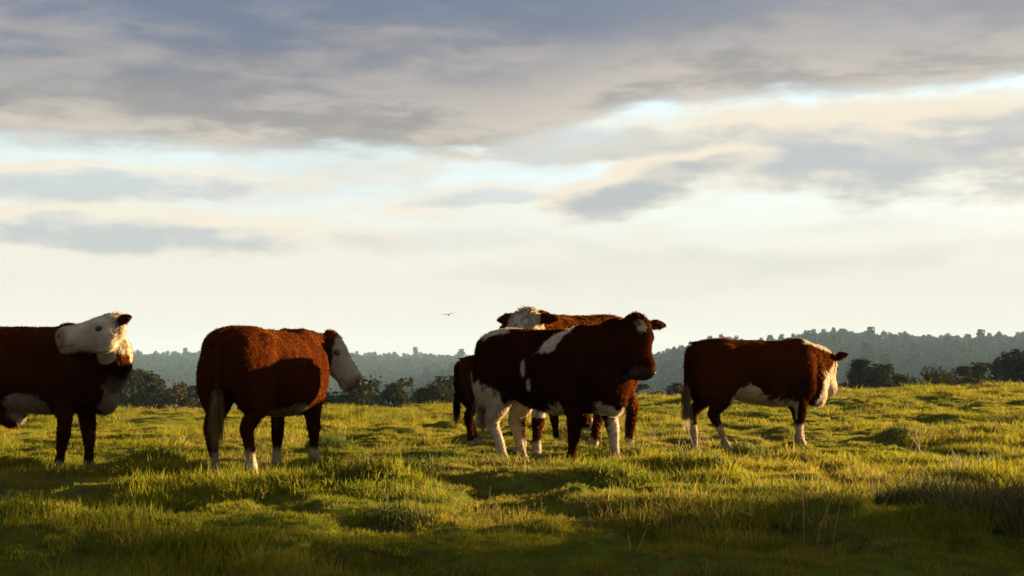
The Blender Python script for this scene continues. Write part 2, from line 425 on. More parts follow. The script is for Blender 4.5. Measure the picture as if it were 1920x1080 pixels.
# ------------------------------------------------------------------ the air
def build_haze():
    x0, x1, y0, y1, z0, z1 = -3300, 3300, -3300, 3300, -17, 90
    V = [(x, y, z) for z in (z0, z1) for y in (y0, y1) for x in (x0, x1)]
    F = [(0, 2, 3, 1), (4, 5, 7, 6), (0, 1, 5, 4), (1, 3, 7, 5), (3, 2, 6, 7), (2, 0, 4, 6)]
    m = new_mat('evening_haze'); nt = S.nt
    v = nt.nodes.new('ShaderNodeVolumePrincipled')
    v.inputs['Color'].default_value = (0.42, 0.66, 1.0, 1); v.inputs['Density'].default_value = 0.00013; v.inputs['Anisotropy'].default_value = 0.0
    o = nt.nodes.new('ShaderNodeOutputMaterial'); nt.links.new(v.outputs[0], o.inputs['Volume'])
    h = mesh_obj('haze', V, F, m); tag(h, 'pale evening haze lying over the whole valley', None, None, 'stuff')
build_haze()

# ------------------------------------------------------------------ trees
def tube(V, F, pts, rad, n=7):
    b = len(V)
    for p, r in zip(pts, rad):
        for k in range(n): V.append((p[0] + r * math.cos(k * 2 * math.pi / n), p[1] + r * math.sin(k * 2 * math.pi / n), p[2]))
    for i in range(len(pts) - 1):
        for k in range(n):
            k2 = (k + 1) % n
            F.append((b + i * n + k, b + i * n + k2, b + (i + 1) * n + k2, b + (i + 1) * n + k))
    F.append(tuple(b + (len(pts) - 1) * n + k for k in range(n)))
def make_tree(name, label, x, y, h, w, kind, seed, group, leaves=7000, leaf=0.135, mat='leaf'):
    rng = np.random.default_rng(seed)
    z = float(ground(x, y)) - 0.1
    root = empty(name, (x, y, z)); tag(root, label, 'tree', group)
    V, F = [], []
    r0 = 0.035 * h + 0.05
    lean = rng.normal(0, 0.03, 2) * h
    top = 0.82 if kind != 'umbrella' else 0.88
    path = [(lean[0] * t * t, lean[1] * t * t, h * top * t) for t in np.linspace(0, 1, 6)]
    tube(V, F, path, [r0 * (1 - 0.8 * t) for t in np.linspace(0, 1, 6)])
    cent = []
    if kind == 'umbrella':
        for k in range(34):
            a_ = rng.random() * 6.28; q = math.sqrt(rng.random())
            cent.append((math.cos(a_) * q * w / 2, math.sin(a_) * q * w / 2, h * (0.93 - 0.10 * q * q + rng.normal(0, 0.02)), 0.055 * h))
        leaves = 3200
        for k in range(5):
            a_ = rng.random() * 6.28; q = rng.uniform(0.2, 1.0)
            cent.append((math.cos(a_) * q * w / 2, math.sin(a_) * q * w / 2, h * rng.uniform(0.55, 0.75), 0.05 * h))
    elif kind == 'spiky':
        for k in range(70):
            t = rng.random(); a_ = rng.random() * 6.28; q = (1 - t) ** 0.75 * rng.uniform(0.2, 1.0)
            cent.append((math.cos(a_) * q * w / 2, math.sin(a_) * q * w / 2, h * (0.22 + 0.78 * t) + q * w * 0.12, 0.035 * h))
    else:
        nlobe = 13
        lobes = []
        for _ in range(nlobe):
            lz = rng.uniform(0.30, 0.80); wr = w * 0.5 * math.sqrt(max(0.1, 1 - ((lz - 0.5) / 0.5) ** 2)); lr = w * rng.uniform(0.20, 0.30); aa = rng.random() * 6.28
            q = max(wr - lr * 0.8, 0.05 * w)
            lobes.append((math.cos(aa) * q, math.sin(aa) * q, min(h * lz, h - lr * 0.9), lr))
        lobes.append((lean[0], lean[1], h - w * 0.26, w * 0.27))
        lobes += [(rng.normal(0, 0.2) * w, rng.normal(0, 0.2) * w, h * 0.3, w * 0.3) for _ in range(3)]
        for (lx, ly, lz, lr) in lobes:
            for k in range(8):
                p = rng.normal(0, 1, 3); p /= np.linalg.norm(p)
                cent.append((lx + p[0] * lr, ly + p[1] * lr, min(lz + p[2] * lr * 0.8, h * 0.99), lr * 0.30))
    limbs = rng.choice(len(cent), 12, replace=False)
    for k in limbs:
        c = cent[k]; t = min(max(c[2] / (h * top) - rng.uniform(0.15, 0.35), 0.15), 0.9)
        p0 = (lean[0] * t * t, lean[1] * t * t, h * top * t); rr = r0 * (1 - 0.8 * t) * 0.55
        pm = ((p0[0] + c[0]) / 2, (p0[1] + c[1]) / 2, p0[2] + (c[2] - p0[2]) * 0.40)
        tube(V, F, [p0, pm, c[:3]], [rr, rr * 0.7, rr * 0.25], 5)
    mesh_obj('trunk', V, F, M['bark'], root, smooth=True)
    cent = np.array(cent)
    ci = rng.integers(0, len(cent), leaves)
    P = cent[ci, :3] + rng.normal(0, 1, (leaves, 3)) * cent[ci, 3:4] * (1, 1, 0.8)
    P[:, 2] = np.clip(P[:, 2], 0.05 * h, h)
    A = rng.normal(0, 1, (leaves, 3)); A /= np.linalg.norm(A, axis=1)[:, None]
    if kind == 'spiky':
        A = P * (1, 1, 0) + (0, 0, 0.25); A /= np.linalg.norm(A, axis=1)[:, None]
    B = np.cross(A, rng.normal(0, 1, (leaves, 3))); B /= np.linalg.norm(B, axis=1)[:, None] + 1e-9
    s = leaf * rng.uniform(0.6, 1.4, leaves)[:, None]
    ba = 1.8 if kind == 'spiky' else 1.0
    bb = 0.3 if kind == 'spiky' else 0.7
    Vl = np.stack([P + A * s * ba, P + B * s * bb, P - A * s * ba, P - B * s * bb], 1).reshape(-1, 3)
    Fl = np.arange(leaves * 4).reshape(-1, 4)
    tone = np.repeat(np.clip(rng.random(len(cent))[ci] * 0.6 + rng.random(leaves) * 0.4, 0, 1), 4)
    mesh_obj('crown', Vl, Fl, M[mat], root, attrs={'blade': tone})
    return root
TREES = [  # px, top py, width px, distance, kind, material, label
    (262, 694, 62, 112, 'umbrella', 'leaf', 'flat-topped tree on a bare trunk left of the rear-view cow'),
    (236, 727, 50, 108, 'round', 'leaf', 'low dark tree tight behind the head-turned cow\'s chest'),
    (282, 722, 56, 106, 'round', 'leaf', 'dark bushy tree under the flat-topped tree'),
    (318, 716, 62, 104, 'round', 'leaf_brown', 'round brownish tree right of the flat-topped tree'),
    (362, 724, 40, 118, 'round', 'leaf', 'greyish tree half hidden by the rump of the rear-view cow'),
    (352, 748, 36, 100, 'round', 'leaf_brown', 'low rusty bush left of the rear-view cow\'s rump'),
    (624, 728, 58, 104, 'round', 'leaf', 'low bushy tree under the jaw of the rear-view cow'),
    (682, 706, 74, 100, 'round', 'leaf', 'domed tree in front of the rear-view cow\'s muzzle'),
    (742, 710, 64, 106, 'round', 'leaf', 'second domed tree right of the rear-view cow\'s muzzle'),
    (785, 728, 44, 110, 'round', 'leaf_brown', 'lower brownish tree between two domed trees'),
    (824, 707, 68, 104, 'round', 'leaf', 'broad domed tree left of the grazing cow\'s rump'),
    (856, 706, 26, 112, 'round', 'leaf', 'narrow tree against the grazing cow\'s rump'),
    (1205, 721, 30, 130, 'round', 'leaf', 'small tree right behind the patched cow\'s chest'),
    (1228, 735, 30, 128, 'round', 'leaf_brown', 'tiny bush in the gap left of the right-hand cow'),
    (1268, 719, 44, 122, 'round', 'leaf_brown', 'small spreading tree touching the rump of the right-hand cow'),
    (1290, 722, 36, 120, 'round', 'leaf', 'dark tree mostly hidden by the right-hand cow\'s rump'),
    (1612, 678, 50, 100, 'spiky', 'leaf', 'spiky fern-like tree right of the right-hand cow'),
    (1585, 718, 36, 108, 'round', 'leaf', 'low bush left of the spiky tree'),
    (1658, 684, 66, 98, 'round', 'leaf', 'round dark tree right beside the spiky tree'),
    (1694, 700, 34, 102, 'round', 'leaf', 'small dark tree on the right flank of the round one'),
    (1746, 689, 76, 96, 'round', 'leaf_brown', 'ragged brownish tree alone in the middle of the right-hand row'),
    (1712, 702, 46, 104, 'round', 'leaf', 'low dark bush filling the gap left of the ragged brownish tree'),
    (1782, 703, 40, 106, 'round', 'leaf_brown', 'low brown bush just left of the red-roofed shed'),
    (1832, 699, 44, 104, 'round', 'leaf', 'low dark bush just right of the red-roofed shed'),
    (1804, 689, 44, 112, 'round', 'leaf', 'small round tree above the red-roofed shed'),
    (1858, 681, 56, 100, 'round', 'leaf', 'rounded tree left of the tall tree at the right edge'),
    (1908, 656, 56, 94, 'round', 'leaf', 'tallest tree, cut by the right edge of the picture'),
    (1888, 672, 40, 96, 'round', 'leaf', 'dark tree leaning against the tall tree at the right edge'),
    (1960, 662, 70, 95, 'round', 'leaf', 'bushy tree just beyond the right edge'),
]
for i, (px, py, w, D, kind, mat, label) in enumerate(TREES):
    x = px2x(px, D); top = px2z(py, D); h = top - float(ground(x, D)) + 0.1
    make_tree('tree', label, x, D, h, w / FPX * D * (1.4 if px > 1570 else 1.2), kind, 100 + i, 'trees in the dip behind the pasture', mat=mat)
# trees added up-sun, out of view on the right, to shade the foreground
sd = np.array([math.cos(math.radians(SUN_AZ)), math.sin(math.radians(SUN_AZ))]); sn = np.array([-sd[1], sd[0]])
for i, (n_, t_, h, w) in enumerate([(5.6, 110, 21, 6.4), (1.6, 104, 22, 7.6), (-3.4, 112, 22, 8.0), (-8.6, 108, 22, 8.0), (-13.6, 110, 22, 8.0), (3.6, 124, 25, 7.5)]):
    p = sd * t_ + sn * n_
    make_tree('added_shade_tree', ['added shade tree nearest the cows, out of view on the right', 'second added shade tree out of view on the right', 'third added shade tree out of view on the right',
              'fourth added shade tree out of view on the right', 'last added shade tree out of view on the right', 'added shade tree standing behind the others out of view'][i],
              float(p[0]), float(p[1]), h, w, 'round', 300 + i, 'added shade trees right of the picture', leaves=6000, leaf=0.36)

# the far shed
D = 106.0
x = px2x(1806, D); zt = px2z(708, D); zb = float(ground(x, D)) - 0.05
sh = empty('shed', (x, D, zb)); tag(sh, 'far shed with a dull red roof among the right-hand trees', 'shed')
hw, dp, ht = 0.46, 0.9, zt - zb - 0.25
mesh_obj('wall', [(sx * hw, sy * dp, z) for z in (0, ht) for sy in (-1, 1) for sx in (-1, 1)], [(0, 1, 5, 4), (1, 3, 7, 5), (3, 2, 6, 7), (2, 0, 4, 6), (0, 2, 3, 1), (4, 5, 7, 6)], M['boards'], sh)
e_ = hw + 0.12
mesh_obj('roof', [(-e_, -dp - .1, ht + .01), (e_, -dp - .1, ht + .01), (e_, 0, ht + .28), (-e_, 0, ht + .28), (-e_, dp + .1, ht + .01), (e_, dp + .1, ht + .01),
                  (-e_, -dp - .1, ht + .06), (e_, -dp - .1, ht + .06), (e_, 0, ht + .34), (-e_, 0, ht + .34), (-e_, dp + .1, ht + .06), (e_, dp + .1, ht + .06)],
         [(0, 3, 2, 1), (3, 4, 5, 2), (6, 7, 8, 9), (9, 8, 11, 10), (0, 1, 7, 6), (4, 10, 11, 5), (1, 2, 8, 7), (2, 5, 11, 8), (0, 6, 9, 3), (3, 9, 10, 4)], M['roof'], sh)
mesh_obj('door', [(-.2, -dp - .03, 0), (.2, -dp - .03, 0), (.2, -dp - .03, ht * .8), (-.2, -dp - .03, ht * .8), (-.2, -dp - .003, 0), (.2, -dp - .003, 0), (.2, -dp - .003, ht * .8), (-.2, -dp - .003, ht * .8)],
         [(0, 1, 2, 3), (1, 5, 6, 2), (4, 0, 3, 7), (3, 2, 6, 7)], M['bark'], sh)

# ------------------------------------------------------------------ cows
class Body:
    """closed overlapping lofts that are fused into one skin"""
    def __init__(s): s.V = []; s.F = []
    def rings(s, rings):
        n = len(rings[0]); b = len(s.V)
        for r in rings: s.V += [tuple(p) for p in r]
        for i in range(len(rings) - 1):
            for k in range(n):
                k2 = (k + 1) % n
                s.F.append((b + i * n + k, b + i * n + k2, b + (i + 1) * n + k2, b + (i + 1) * n + k))
        for i, rev in ((0, True), (len(rings) - 1, False)):
            c = np.mean(np.array(rings[i]), 0); ci = len(s.V); s.V.append(tuple(c))
            for k in range(n):
                k2 = (k + 1) % n; q = (b + i * n + k, b + i * n + k2, ci)
                s.F.append(q[::-1] if rev else q)
    def ellipsoid(s, c, r, mat=None):
        rg = []
        for t in np.linspace(-0.985, 0.985, 11):
            q = math.sqrt(1 - t * t)
            ring = [np.array((r[0] * q * math.cos(a), r[1] * q * math.sin(a), r[2] * t)) for a in np.linspace(0, 2 * math.pi, 17)[:-1]]
            rg.append([np.array(c) + (mat @ p if mat is not None else p) for p in ring])
        s.rings(rg)
def catmull(P, n=6):
    P = np.array(P, float); Q = np.vstack([2 * P[0] - P[1], P, 2 * P[-1] - P[-2]]); out = []
    for i in range(1, len(Q) - 2):
        for t in np.linspace(0, 1, n, endpoint=False):
            a_, b_, c_, d_ = Q[i - 1], Q[i], Q[i + 1], Q[i + 2]
            out.append(0.5 * (2 * b_ + (c_ - a_) * t + (2 * a_ - 5 * b_ + 4 * c_ - d_) * t * t + (3 * b_ - a_ - 3 * c_ + d_) * t ** 3))
    out.append(P[-1]); return np.array(out)
def sup(a, n): return math.copysign(abs(a) ** (2.0 / n), a)
ANG = np.linspace(0, 2 * math.pi, 29)[:-1]

TRUNK = [(-0.82, 1.13, 0.88, 0.10), (-0.79, 1.215, 0.77, 0.20), (-0.72, 1.27, 0.70, 0.265), (-0.60, 1.30, 0.66, 0.300), (-0.46, 1.31, 0.625, 0.310), (-0.28, 1.30, 0.565, 0.320),
         (-0.08, 1.285, 0.505, 0.345), (0.12, 1.275, 0.470, 0.355), (0.30, 1.285, 0.465, 0.34), (0.46, 1.31, 0.475, 0.305), (0.60, 1.30, 0.48, 0.265), (0.72, 1.23, 0.49, 0.215), (0.80, 1.10, 0.53, 0.155), (0.845, 0.95, 0.62, 0.085)]
HEAD = [(-0.045, -0.075, 0.055, 0.060), (-0.015, -0.088, 0.100, 0.104), (0.05, -0.108, 0.135, 0.128), (0.12, -0.122, 0.152, 0.130), (0.18, -0.120, 0.142, 0.118), (0.24, -0.114, 0.126, 0.104),
        (0.30, -0.106, 0.112, 0.095), (0.35, -0.102, 0.106, 0.098), (0.40, -0.102, 0.106, 0.106), (0.435, -0.104, 0.101, 0.106), (0.462, -0.106, 0.082, 0.088), (0.476, -0.104, 0.038, 0.054)]
RED = np.array((0.040, 0.0088, 0.0018)); DARK = np.array((0.016, 0.005, 0.003)); WHITE = np.array((0.42, 0.36, 0.275)); PINK = np.array((0.24, 0.14, 0.105)); HOOF = np.array((0.05, 0.038, 0.03))
TAN = np.array((0.30, 0.17, 0.07))

def build_cow(label, loc, heading, size, neck, poll, axis, up, hooves, mask, ear_sweep=0.15, ear_lift=0.05, tail=(0.0, 0.0), switch=TAN, belly_hair=False, depth=0.935, seed=1,
              red=RED, furn=52000, width=1.0, crest_hair=0.0, skirt=0.0, ear_face=None):
    rng = np.random.default_rng(seed)
    lx, ly = loc; gz = float(ground(lx, ly))
    ch, sh_ = math.cos(heading), math.sin(heading)
    root = empty('cow', (lx, ly, 0), heading); tag(root, label, 'cow', 'cattle in the pasture')
    # mean height under the four feet
    feet = []
    for (fx, fy) in hooves:
        wx, wy = lx + (fx * ch - fy * sh_) * size, ly + (fx * sh_ + fy * ch) * size
        feet.append(float(ground(wx, wy)))
    base = float(np.mean(feet)); root.location.z = base
    B = Body()
    # trunk
    T = np.array(TRUNK); Ts = catmull(np.hstack([T]), 3)
    rg = []
    for (x, top, bot, hw) in Ts:
        bot = top - (top - bot) * depth
        zc = (top + bot) / 2; hh = (top - bot) / 2; hw *= width; n = 2.3 + 0.7 * float(sm(x, -0.1, -0.6))
        rg.append([(x, hw * sup(math.cos(a), n) * (1.0 - 0.10 * math.sin(a)), zc + hh * sup(math.sin(a), n)) for a in ANG])
    B.rings(rg)
    for sd_ in (-1, 1):
        B.ellipsoid((-0.60, sd_ * 0.170 * width, 0.86), (0.215, 0.150, 0.33))
        B.ellipsoid((0.50, sd_ * 0.175 * width, 0.88), (0.19, 0.135, 0.32))
        B.ellipsoid((-0.47, sd_ * 0.235 * width, 1.165), (0.15, 0.075, 0.075)); B.ellipsoid((0.46, sd_ * 0.10, 1.235), (0.13, 0.07, 0.085))
        B.ellipsoid((-0.77, sd_ * 0.085, 1.17), (0.07, 0.055, 0.06))
    B.ellipsoid((-0.12, 0, 1.255), (0.72, 0.05, 0.048))
    B.ellipsoid((0.74, 0, 0.665), (0.13, 0.12, 0.16)); B.ellipsoid((0.74, 0, 0.84), (0.155, 0.16, 0.24))
    if skirt: B.ellipsoid((0.86, -0.06, 0.93), (0.12, 0.15, 0.22))
    if skirt: B.ellipsoid((-0.12, 0, 0.53), (0.16, 0.06, 0.10 + skirt)); 
    # legs: right front, left front, right hind, left hind
    legpaths = []
    for k, (fx, fy) in enumerate(hooves):
        sgn = -1 if k % 2 == 0 else 1
        fz = (feet[k] - base) / size - 0.015
        if k < 2:
            P = [(0.50, sgn * 0.19, 0.90), (0.45, sgn * 0.185, 0.66), (0.49, sgn * 0.165, 0.50), (0.50, sgn * 0.16, 0.355), (0.495, sgn * 0.155, 0.21), (0.490, sgn * 0.155, 0.105), (0.515, sgn * 0.155, 0.055), (0.53, sgn * 0.155, 0.0)]
            R = [(0.15, 0.095), (0.120, 0.092), (0.076, 0.066), (0.062, 0.056), (0.041, 0.038), (0.051, 0.047), (0.055, 0.054), (0.066, 0.060)]
            ax, ay = 0.53, sgn * 0.155
        else:
            P = [(-0.52, sgn * 0.19, 0.96), (-0.50, sgn * 0.20, 0.76), (-0.53, sgn * 0.185, 0.60), (-0.675, sgn * 0.165, 0.440), (-0.655, sgn * 0.16, 0.34), (-0.615, sgn * 0.155, 0.20), (-0.60, sgn * 0.155, 0.105), (-0.575, sgn * 0.155, 0.055), (-0.56, sgn * 0.155, 0.0)]
            R = [(0.22, 0.14), (0.195, 0.130), (0.132, 0.098), (0.076, 0.056), (0.056, 0.046), (0.043, 0.039), (0.052, 0.047), (0.056, 0.054), (0.066, 0.060)]
            ax, ay = -0.56, sgn * 0.155
        P = np.array(P); w = np.clip(1 - P[:, 2] / 0.78, 0, 1) ** 0.9
        P[:, 0] += (fx - ax) * w; P[:, 1] += (fy - ay) * w; P[:, 2] += fz * np.clip(1 - P[:, 2] / 0.5, 0, 1)
        Q = catmull(np.hstack([P, np.array(R)]), 5)
        legpaths.append(P)
        B.rings([[(q[0] + q[3] * math.cos(a), q[1] + q[4] * math.sin(a), q[2]) for a in ANG[::2]] for q in Q])
    # neck
    Nk = catmull(np.array(neck), 6)           # x y z, half height, half width
    Tn = np.gradient(Nk[:, :3], axis=0); Tn /= np.linalg.norm(Tn, axis=1)[:, None]
    side = np.array((0, 1.0, 0)); rg = []
    for q, t in zip(Nk, Tn):
        side = side - t * side.dot(t); side /= np.linalg.norm(side); u = np.cross(t, side)
        rg.append([q[:3] + side * (q[4] * sup(math.cos(a), 2.1)) + u * (q[3] * sup(math.sin(a), 2.1)) for a in ANG])
    B.rings(rg)
    # head
    ax = np.array(axis, float); ax /= np.linalg.norm(ax); u = np.array(up, float); u -= ax * u.dot(ax); u /= np.linalg.norm(u); s = np.cross(u, ax)   # s: the cow's left when upright
    pol = np.array(poll, float)
    hs = 1.10
    hp = lambda t, sd, uu: pol + (ax * t + s * sd + u * uu) * hs
    Hs = catmull(np.array(HEAD), 3)
    B.rings([[hp(t, w * sup(math.cos(a), 2.5) * (1 + 0.10 * math.sin(a)), off + d * sup(math.sin(a), 2.3)) for a in ANG] for (t, off, d, w) in Hs])
    HM = np.stack([ax, s, u], 1)
    HM = HM * hs
    B.ellipsoid(hp(-0.005, 0, -0.035), (0.06, 0.085, 0.05), HM)
    for sg in (-1, 1):
        B.ellipsoid(hp(0.135, sg * 0.100, -0.035), (0.055, 0.028, 0.032), HM)
        B.ellipsoid(hp(0.13, sg * 0.060, -0.215), (0.085, 0.04, 0.055), HM)      # jaw
        B.ellipsoid(hp(0.428, sg * 0.060, -0.055), (0.034, 0.038, 0.036), HM)     # nostril wings
        # ear
        d0 = s * sg * 1.0 - ax * ear_sweep + u * ear_lift; d0 /= np.linalg.norm(d0)
        wv = np.cross(d0, u * 0.8 + ax * 0.6 if ear_face is None else np.array(ear_face, float)); wv /= np.linalg.norm(wv); nv = np.cross(d0, wv)
        b0 = hp(0.025, sg * 0.085, -0.065); rg = []
        for (l, w, th) in ((0.0, 0.032, 0.028), (0.035, 0.040, 0.026), (0.075, 0.053, 0.020), (0.115, 0.056, 0.018), (0.155, 0.046, 0.016), (0.19, 0.028, 0.014), (0.215, 0.010, 0.009)):
            rg.append([b0 + d0 * l * hs - u * (l * l * 0.7) + wv * (w * math.cos(a)) + nv * (th * math.sin(a) + 0.012 * math.cos(a) ** 2) for a in ANG[::2]])
        B.rings(rg)
    # tail
    tp = catmull([(-0.76, 0, 1.20, .045), (-0.835, 0, 1.17, .040), (-0.865, tail[1] * 0.3, 1.05, .030), (-0.865 + tail[0] * 0.4, tail[1] * 0.6, 0.85, .024), (-0.85 + tail[0], tail[1], 0.60, .020)], 5)
    B.rings([[(q[0] + q[3] * math.cos(a), q[1] + q[3] * math.sin(a), q[2]) for a in ANG[::2]] for q in tp])
    # fuse
    tmp = mesh_obj('body', np.array(B.V), B.F)
    md = tmp.modifiers.new('r', 'REMESH'); md.mode = 'VOXEL'; md.voxel_size = 0.0125; md.adaptivity = 0
    ms = tmp.modifiers.new('s', 'SMOOTH'); ms.factor = 0.5; ms.iterations = 7
    dg = bpy.context.evaluated_depsgraph_get()
    me = bpy.data.meshes.new_from_object(tmp.evaluated_get(dg), depsgraph=dg)
    bpy.data.objects.remove(tmp)
    nv = len(me.vertices); P = np.zeros(nv * 3, np.float32); me.vertices.foreach_get('co', P); P = P.reshape(-1, 3).astype(float)
    Nn = np.zeros(nv * 3, np.float32); me.vertices.foreach_get('normal', Nn); Nn = Nn.reshape(-1, 3).astype(float)
    # slow lumps of muscle and coat
    lump = vnoise3(P, 7.0, seed) - 0.5 + 0.5 * (vnoise3(P, 17.0, seed + 3) - 0.5)
    P = P + Nn * (lump * 0.014)[:, None]
    for (cx, cz, rx, rz, am) in ((-0.30, 1.06, 0.13, 0.16, -0.045), (-0.30, 0.70, 0.10, 0.14, -0.030), (0.27, 0.92, 0.06, 0.30, -0.022), (0.50, 1.02, 0.10, 0.20, 0.014), (0.66, 0.92, 0.05, 0.22, -0.020), (-0.45, 1.0, 0.07, 0.25, 0.008), (-0.66, 1.06, 0.10, 0.10, -0.018)):
        gs = am * np.exp(-((P[:, 0] - cx) / rx) ** 2 - ((P[:, 2] - cz) / rz) ** 2) * sm(np.abs(P[:, 1]), 0.10, 0.22) * (np.abs(P[:, 1]) < 0.42)
        P[:, 1] += np.sign(P[:, 1]) * gs
    ribs = 0.0035 * np.sin(P[:, 0] * 62) * sm(P[:, 0], -0.25, -0.12) * sm(P[:, 0], 0.28, 0.15) * sm(np.abs(P[:, 1]), 0.2, 0.3) * sm(P[:, 2], 0.55, 0.75) * sm(P[:, 2], 1.2, 1.05)
    P = P + Nn * ribs[:, None]
    P[:, 2] -= 0.010 * np.exp(-((P[:, 0] + 0.02) / 0.26) ** 2) * sm(P[:, 2], 1.0, 1.25) * (np.abs(P[:, 1]) < 0.4) * (P[:, 0] < 0.5)
    # colours
    rel = (P - pol) / hs; t = rel @ ax; sd_ = rel @ s; uu = rel @ u
    HA = np.array(HEAD); io, idp, iw = (np.interp(t, HA[:, 0], HA[:, k]) for k in (1, 2, 3))
    inhead = (t > -0.05) & (t < 0.54) & (np.abs(sd_) < iw * 1.12 + 0.03) & (np.abs(uu - io) < idp * 1.12 + 0.012 + 0.05 * ((t > 0.06) & (t < 0.26) & (uu < io)))
    ear = (np.abs(sd_) > 0.135) & (t < 0.12) & (t > -0.16) & (np.abs(sd_) < 0.36) & (np.abs(uu + 0.08) < 0.13)
    nz = (vnoise3(P, 14.0, seed + 9) - 0.5) * 0.10 + (vnoise3(P, 40.0, seed + 5) - 0.5) * 0.06 + (vnoise3(P, 5.0, seed + 2) - 0.5) * 0.10
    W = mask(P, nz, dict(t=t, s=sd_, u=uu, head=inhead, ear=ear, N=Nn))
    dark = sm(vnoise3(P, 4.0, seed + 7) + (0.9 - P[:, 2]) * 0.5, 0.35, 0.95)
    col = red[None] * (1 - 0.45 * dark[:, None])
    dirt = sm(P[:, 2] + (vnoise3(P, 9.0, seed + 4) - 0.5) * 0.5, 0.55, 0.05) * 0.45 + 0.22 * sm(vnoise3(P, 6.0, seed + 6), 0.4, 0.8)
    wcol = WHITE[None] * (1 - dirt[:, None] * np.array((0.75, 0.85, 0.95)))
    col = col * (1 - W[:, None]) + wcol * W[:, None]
    muzz = sm(t + 0.3 * np.abs(sd_) + np.clip(uu + 0.09, -0.1, 0) * 0.5, 0.415, 0.455) * inhead
    col = col * (1 - muzz[:, None]) + (PINK * (0.16 if np.mean(W[inhead]) < 0.5 else 1.0))[None] * muzz[:, None]
    mouth = inhead & (t > 0.35) & (np.abs(uu + 0.142 + (0.44 - t) * 0.10) < 0.007)
    col[mouth] *= 0.45
    tn = (inhead * W * 0.30 * sm(vnoise3(P, 8.0, seed + 12), 0.35, 0.75))[:, None]; col = col * (1 - tn) + TAN[None] * 0.5 * tn
    eyer = np.hypot(t - 0.152, (uu + 0.066) * 1.3); er = inhead & (np.abs(sd_) > 0.08) & (eyer < 0.030)
    col[er] = col[er] * 0.3 + DARK * 0.5
    hf = P[:, 2] < np.interp(P[:, 0], [-0.6, 0.5], [np.mean(feet[2:]) - base, np.mean(feet[:2]) - base]) / size + 0.045
    col[hf] = HOOF
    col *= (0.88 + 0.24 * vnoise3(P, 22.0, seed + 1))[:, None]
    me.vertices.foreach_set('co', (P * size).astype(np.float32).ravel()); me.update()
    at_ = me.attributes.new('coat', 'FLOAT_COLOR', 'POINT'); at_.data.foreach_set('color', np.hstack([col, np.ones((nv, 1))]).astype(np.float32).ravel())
    me.polygons.foreach_set('use_smooth', np.ones(len(me.polygons), bool))
    me.materials.clear(); me.materials.append(M['coat']); me.name = 'body'
    bo = bpy.data.objects.new('body', me); C.objects.link(bo); bo.parent = root
    # fur: short hairs over the whole skin
    npol = len(me.polygons); fc = np.zeros(npol * 3, np.float32); me.polygons.foreach_get('center', fc); fc = fc.reshape(-1, 3) / size
    fn = np.zeros(npol * 3, np.float32); me.polygons.foreach_get('normal', fn); fn = fn.reshape(-1, 3)
    l0 = np.zeros(npol, np.int32); me.polygons.foreach_get('loop_start', l0)
    lv = np.zeros(len(me.loops), np.int32); me.loops.foreach_get('vertex_index', lv)
    vi = lv[l0]
    # keep the hooves, muzzle and eyes clear
    keep = (fc[:, 2] > 0.06)
    rel = (fc - pol) / hs; ft = rel @ ax; fs = rel @ s; fu = rel @ u
    fh = (ft > -0.06) & (ft < 0.55) & (np.abs(fs) < 0.16) & (fu > -0.28) & (fu < 0.05)
    keep &= ~(fh & (ft > 0.41)) & ~(fh & (np.hypot(ft - 0.152, fu + 0.066) < 0.04) & (np.abs(fs) > 0.07))
    cand = np.nonzero(keep)[0]
    pick = rng.choice(cand, furn)
    p = fc[pick] + rng.normal(0, 0.005, (furn, 3)); n = fn[pick]
    flow = np.tile(np.array((-0.55, 0, -0.75)), (furn, 1)) + rng.normal(0, 0.25, (furn, 3))
    flow -= n * (flow * n).sum(1)[:, None]
    clump = np.stack([vnoise3(p, 16.0, seed + k) - 0.5 for k in range(3)], -1)
    d = flow * 0.75 + n * rng.uniform(0.10, 0.50, furn)[:, None] + clump * 0.7
    d /= np.linalg.norm(d, axis=1)[:, None]
    L = rng.uniform(0.008, 0.019, furn)
    L = np.where(fh[pick] & (ft[pick] > 0.08), L * 0.5, L)
    pollz = np.exp(-(((ft[pick] - 0.0) / 0.06) ** 2 + (fs[pick] / 0.10) ** 2 + ((fu[pick] + 0.01) / 0.06) ** 2))
    L = L * (1 + 2.2 * pollz)
    if crest_hair:
        dn = np.min(np.linalg.norm(p[:, None, :] - Nk[None, 6:, :3], axis=2), axis=1)
        L = L * (1 + crest_hair * sm(dn, 0.30, 0.2) * (vnoise3(p, 9.0, 77) > 0.4))
    under = sm(-n[:, 2], 0.2, 0.8) * (p[:, 2] < 0.62) * (p[:, 2] > 0.35)
    L = L * (1 + 0.5 * under)
    wv = np.cross(d, rng.normal(0, 1, (furn, 3))); wv /= np.linalg.norm(wv, axis=1)[:, None] + 1e-9
    wv *= rng.uniform(0.0022, 0.0042, furn)[:, None]
    p = p - n * 0.003
    mid = p + d * (L * 0.55)[:, None]; tip = p + (d + np.array((0, 0, -0.3)) * 0.8) * L[:, None]
    FV = np.stack([p - wv, p + wv, mid + wv * 0.7, tip], 1).reshape(-1, 3) * size
    FF = np.stack([np.arange(furn) * 4 + k for k in range(4)], -1)
    fcol = np.repeat(col[vi[pick]] * rng.uniform(0.82, 1.2, furn)[:, None], 4, axis=0)
    fo = mesh_obj('fur', FV, FF, M['fur'], root, attrs={'coat': fcol}); fo['kind'] = 'stuff'
    # tail switch
    ns = 420; q0 = tp[-1][:3]
    r_ = rng.random(ns); st = q0 + rng.normal(0, 0.018, (ns, 3)) + np.stack([r_ * 0, r_ * 0, r_ * 0.16], -1)
    dr_ = np.stack([rng.normal(0.0, 0.028, ns), rng.normal(0, 0.028, ns), -rng.uniform(0.20, 0.42, ns)], -1)
    rows = []
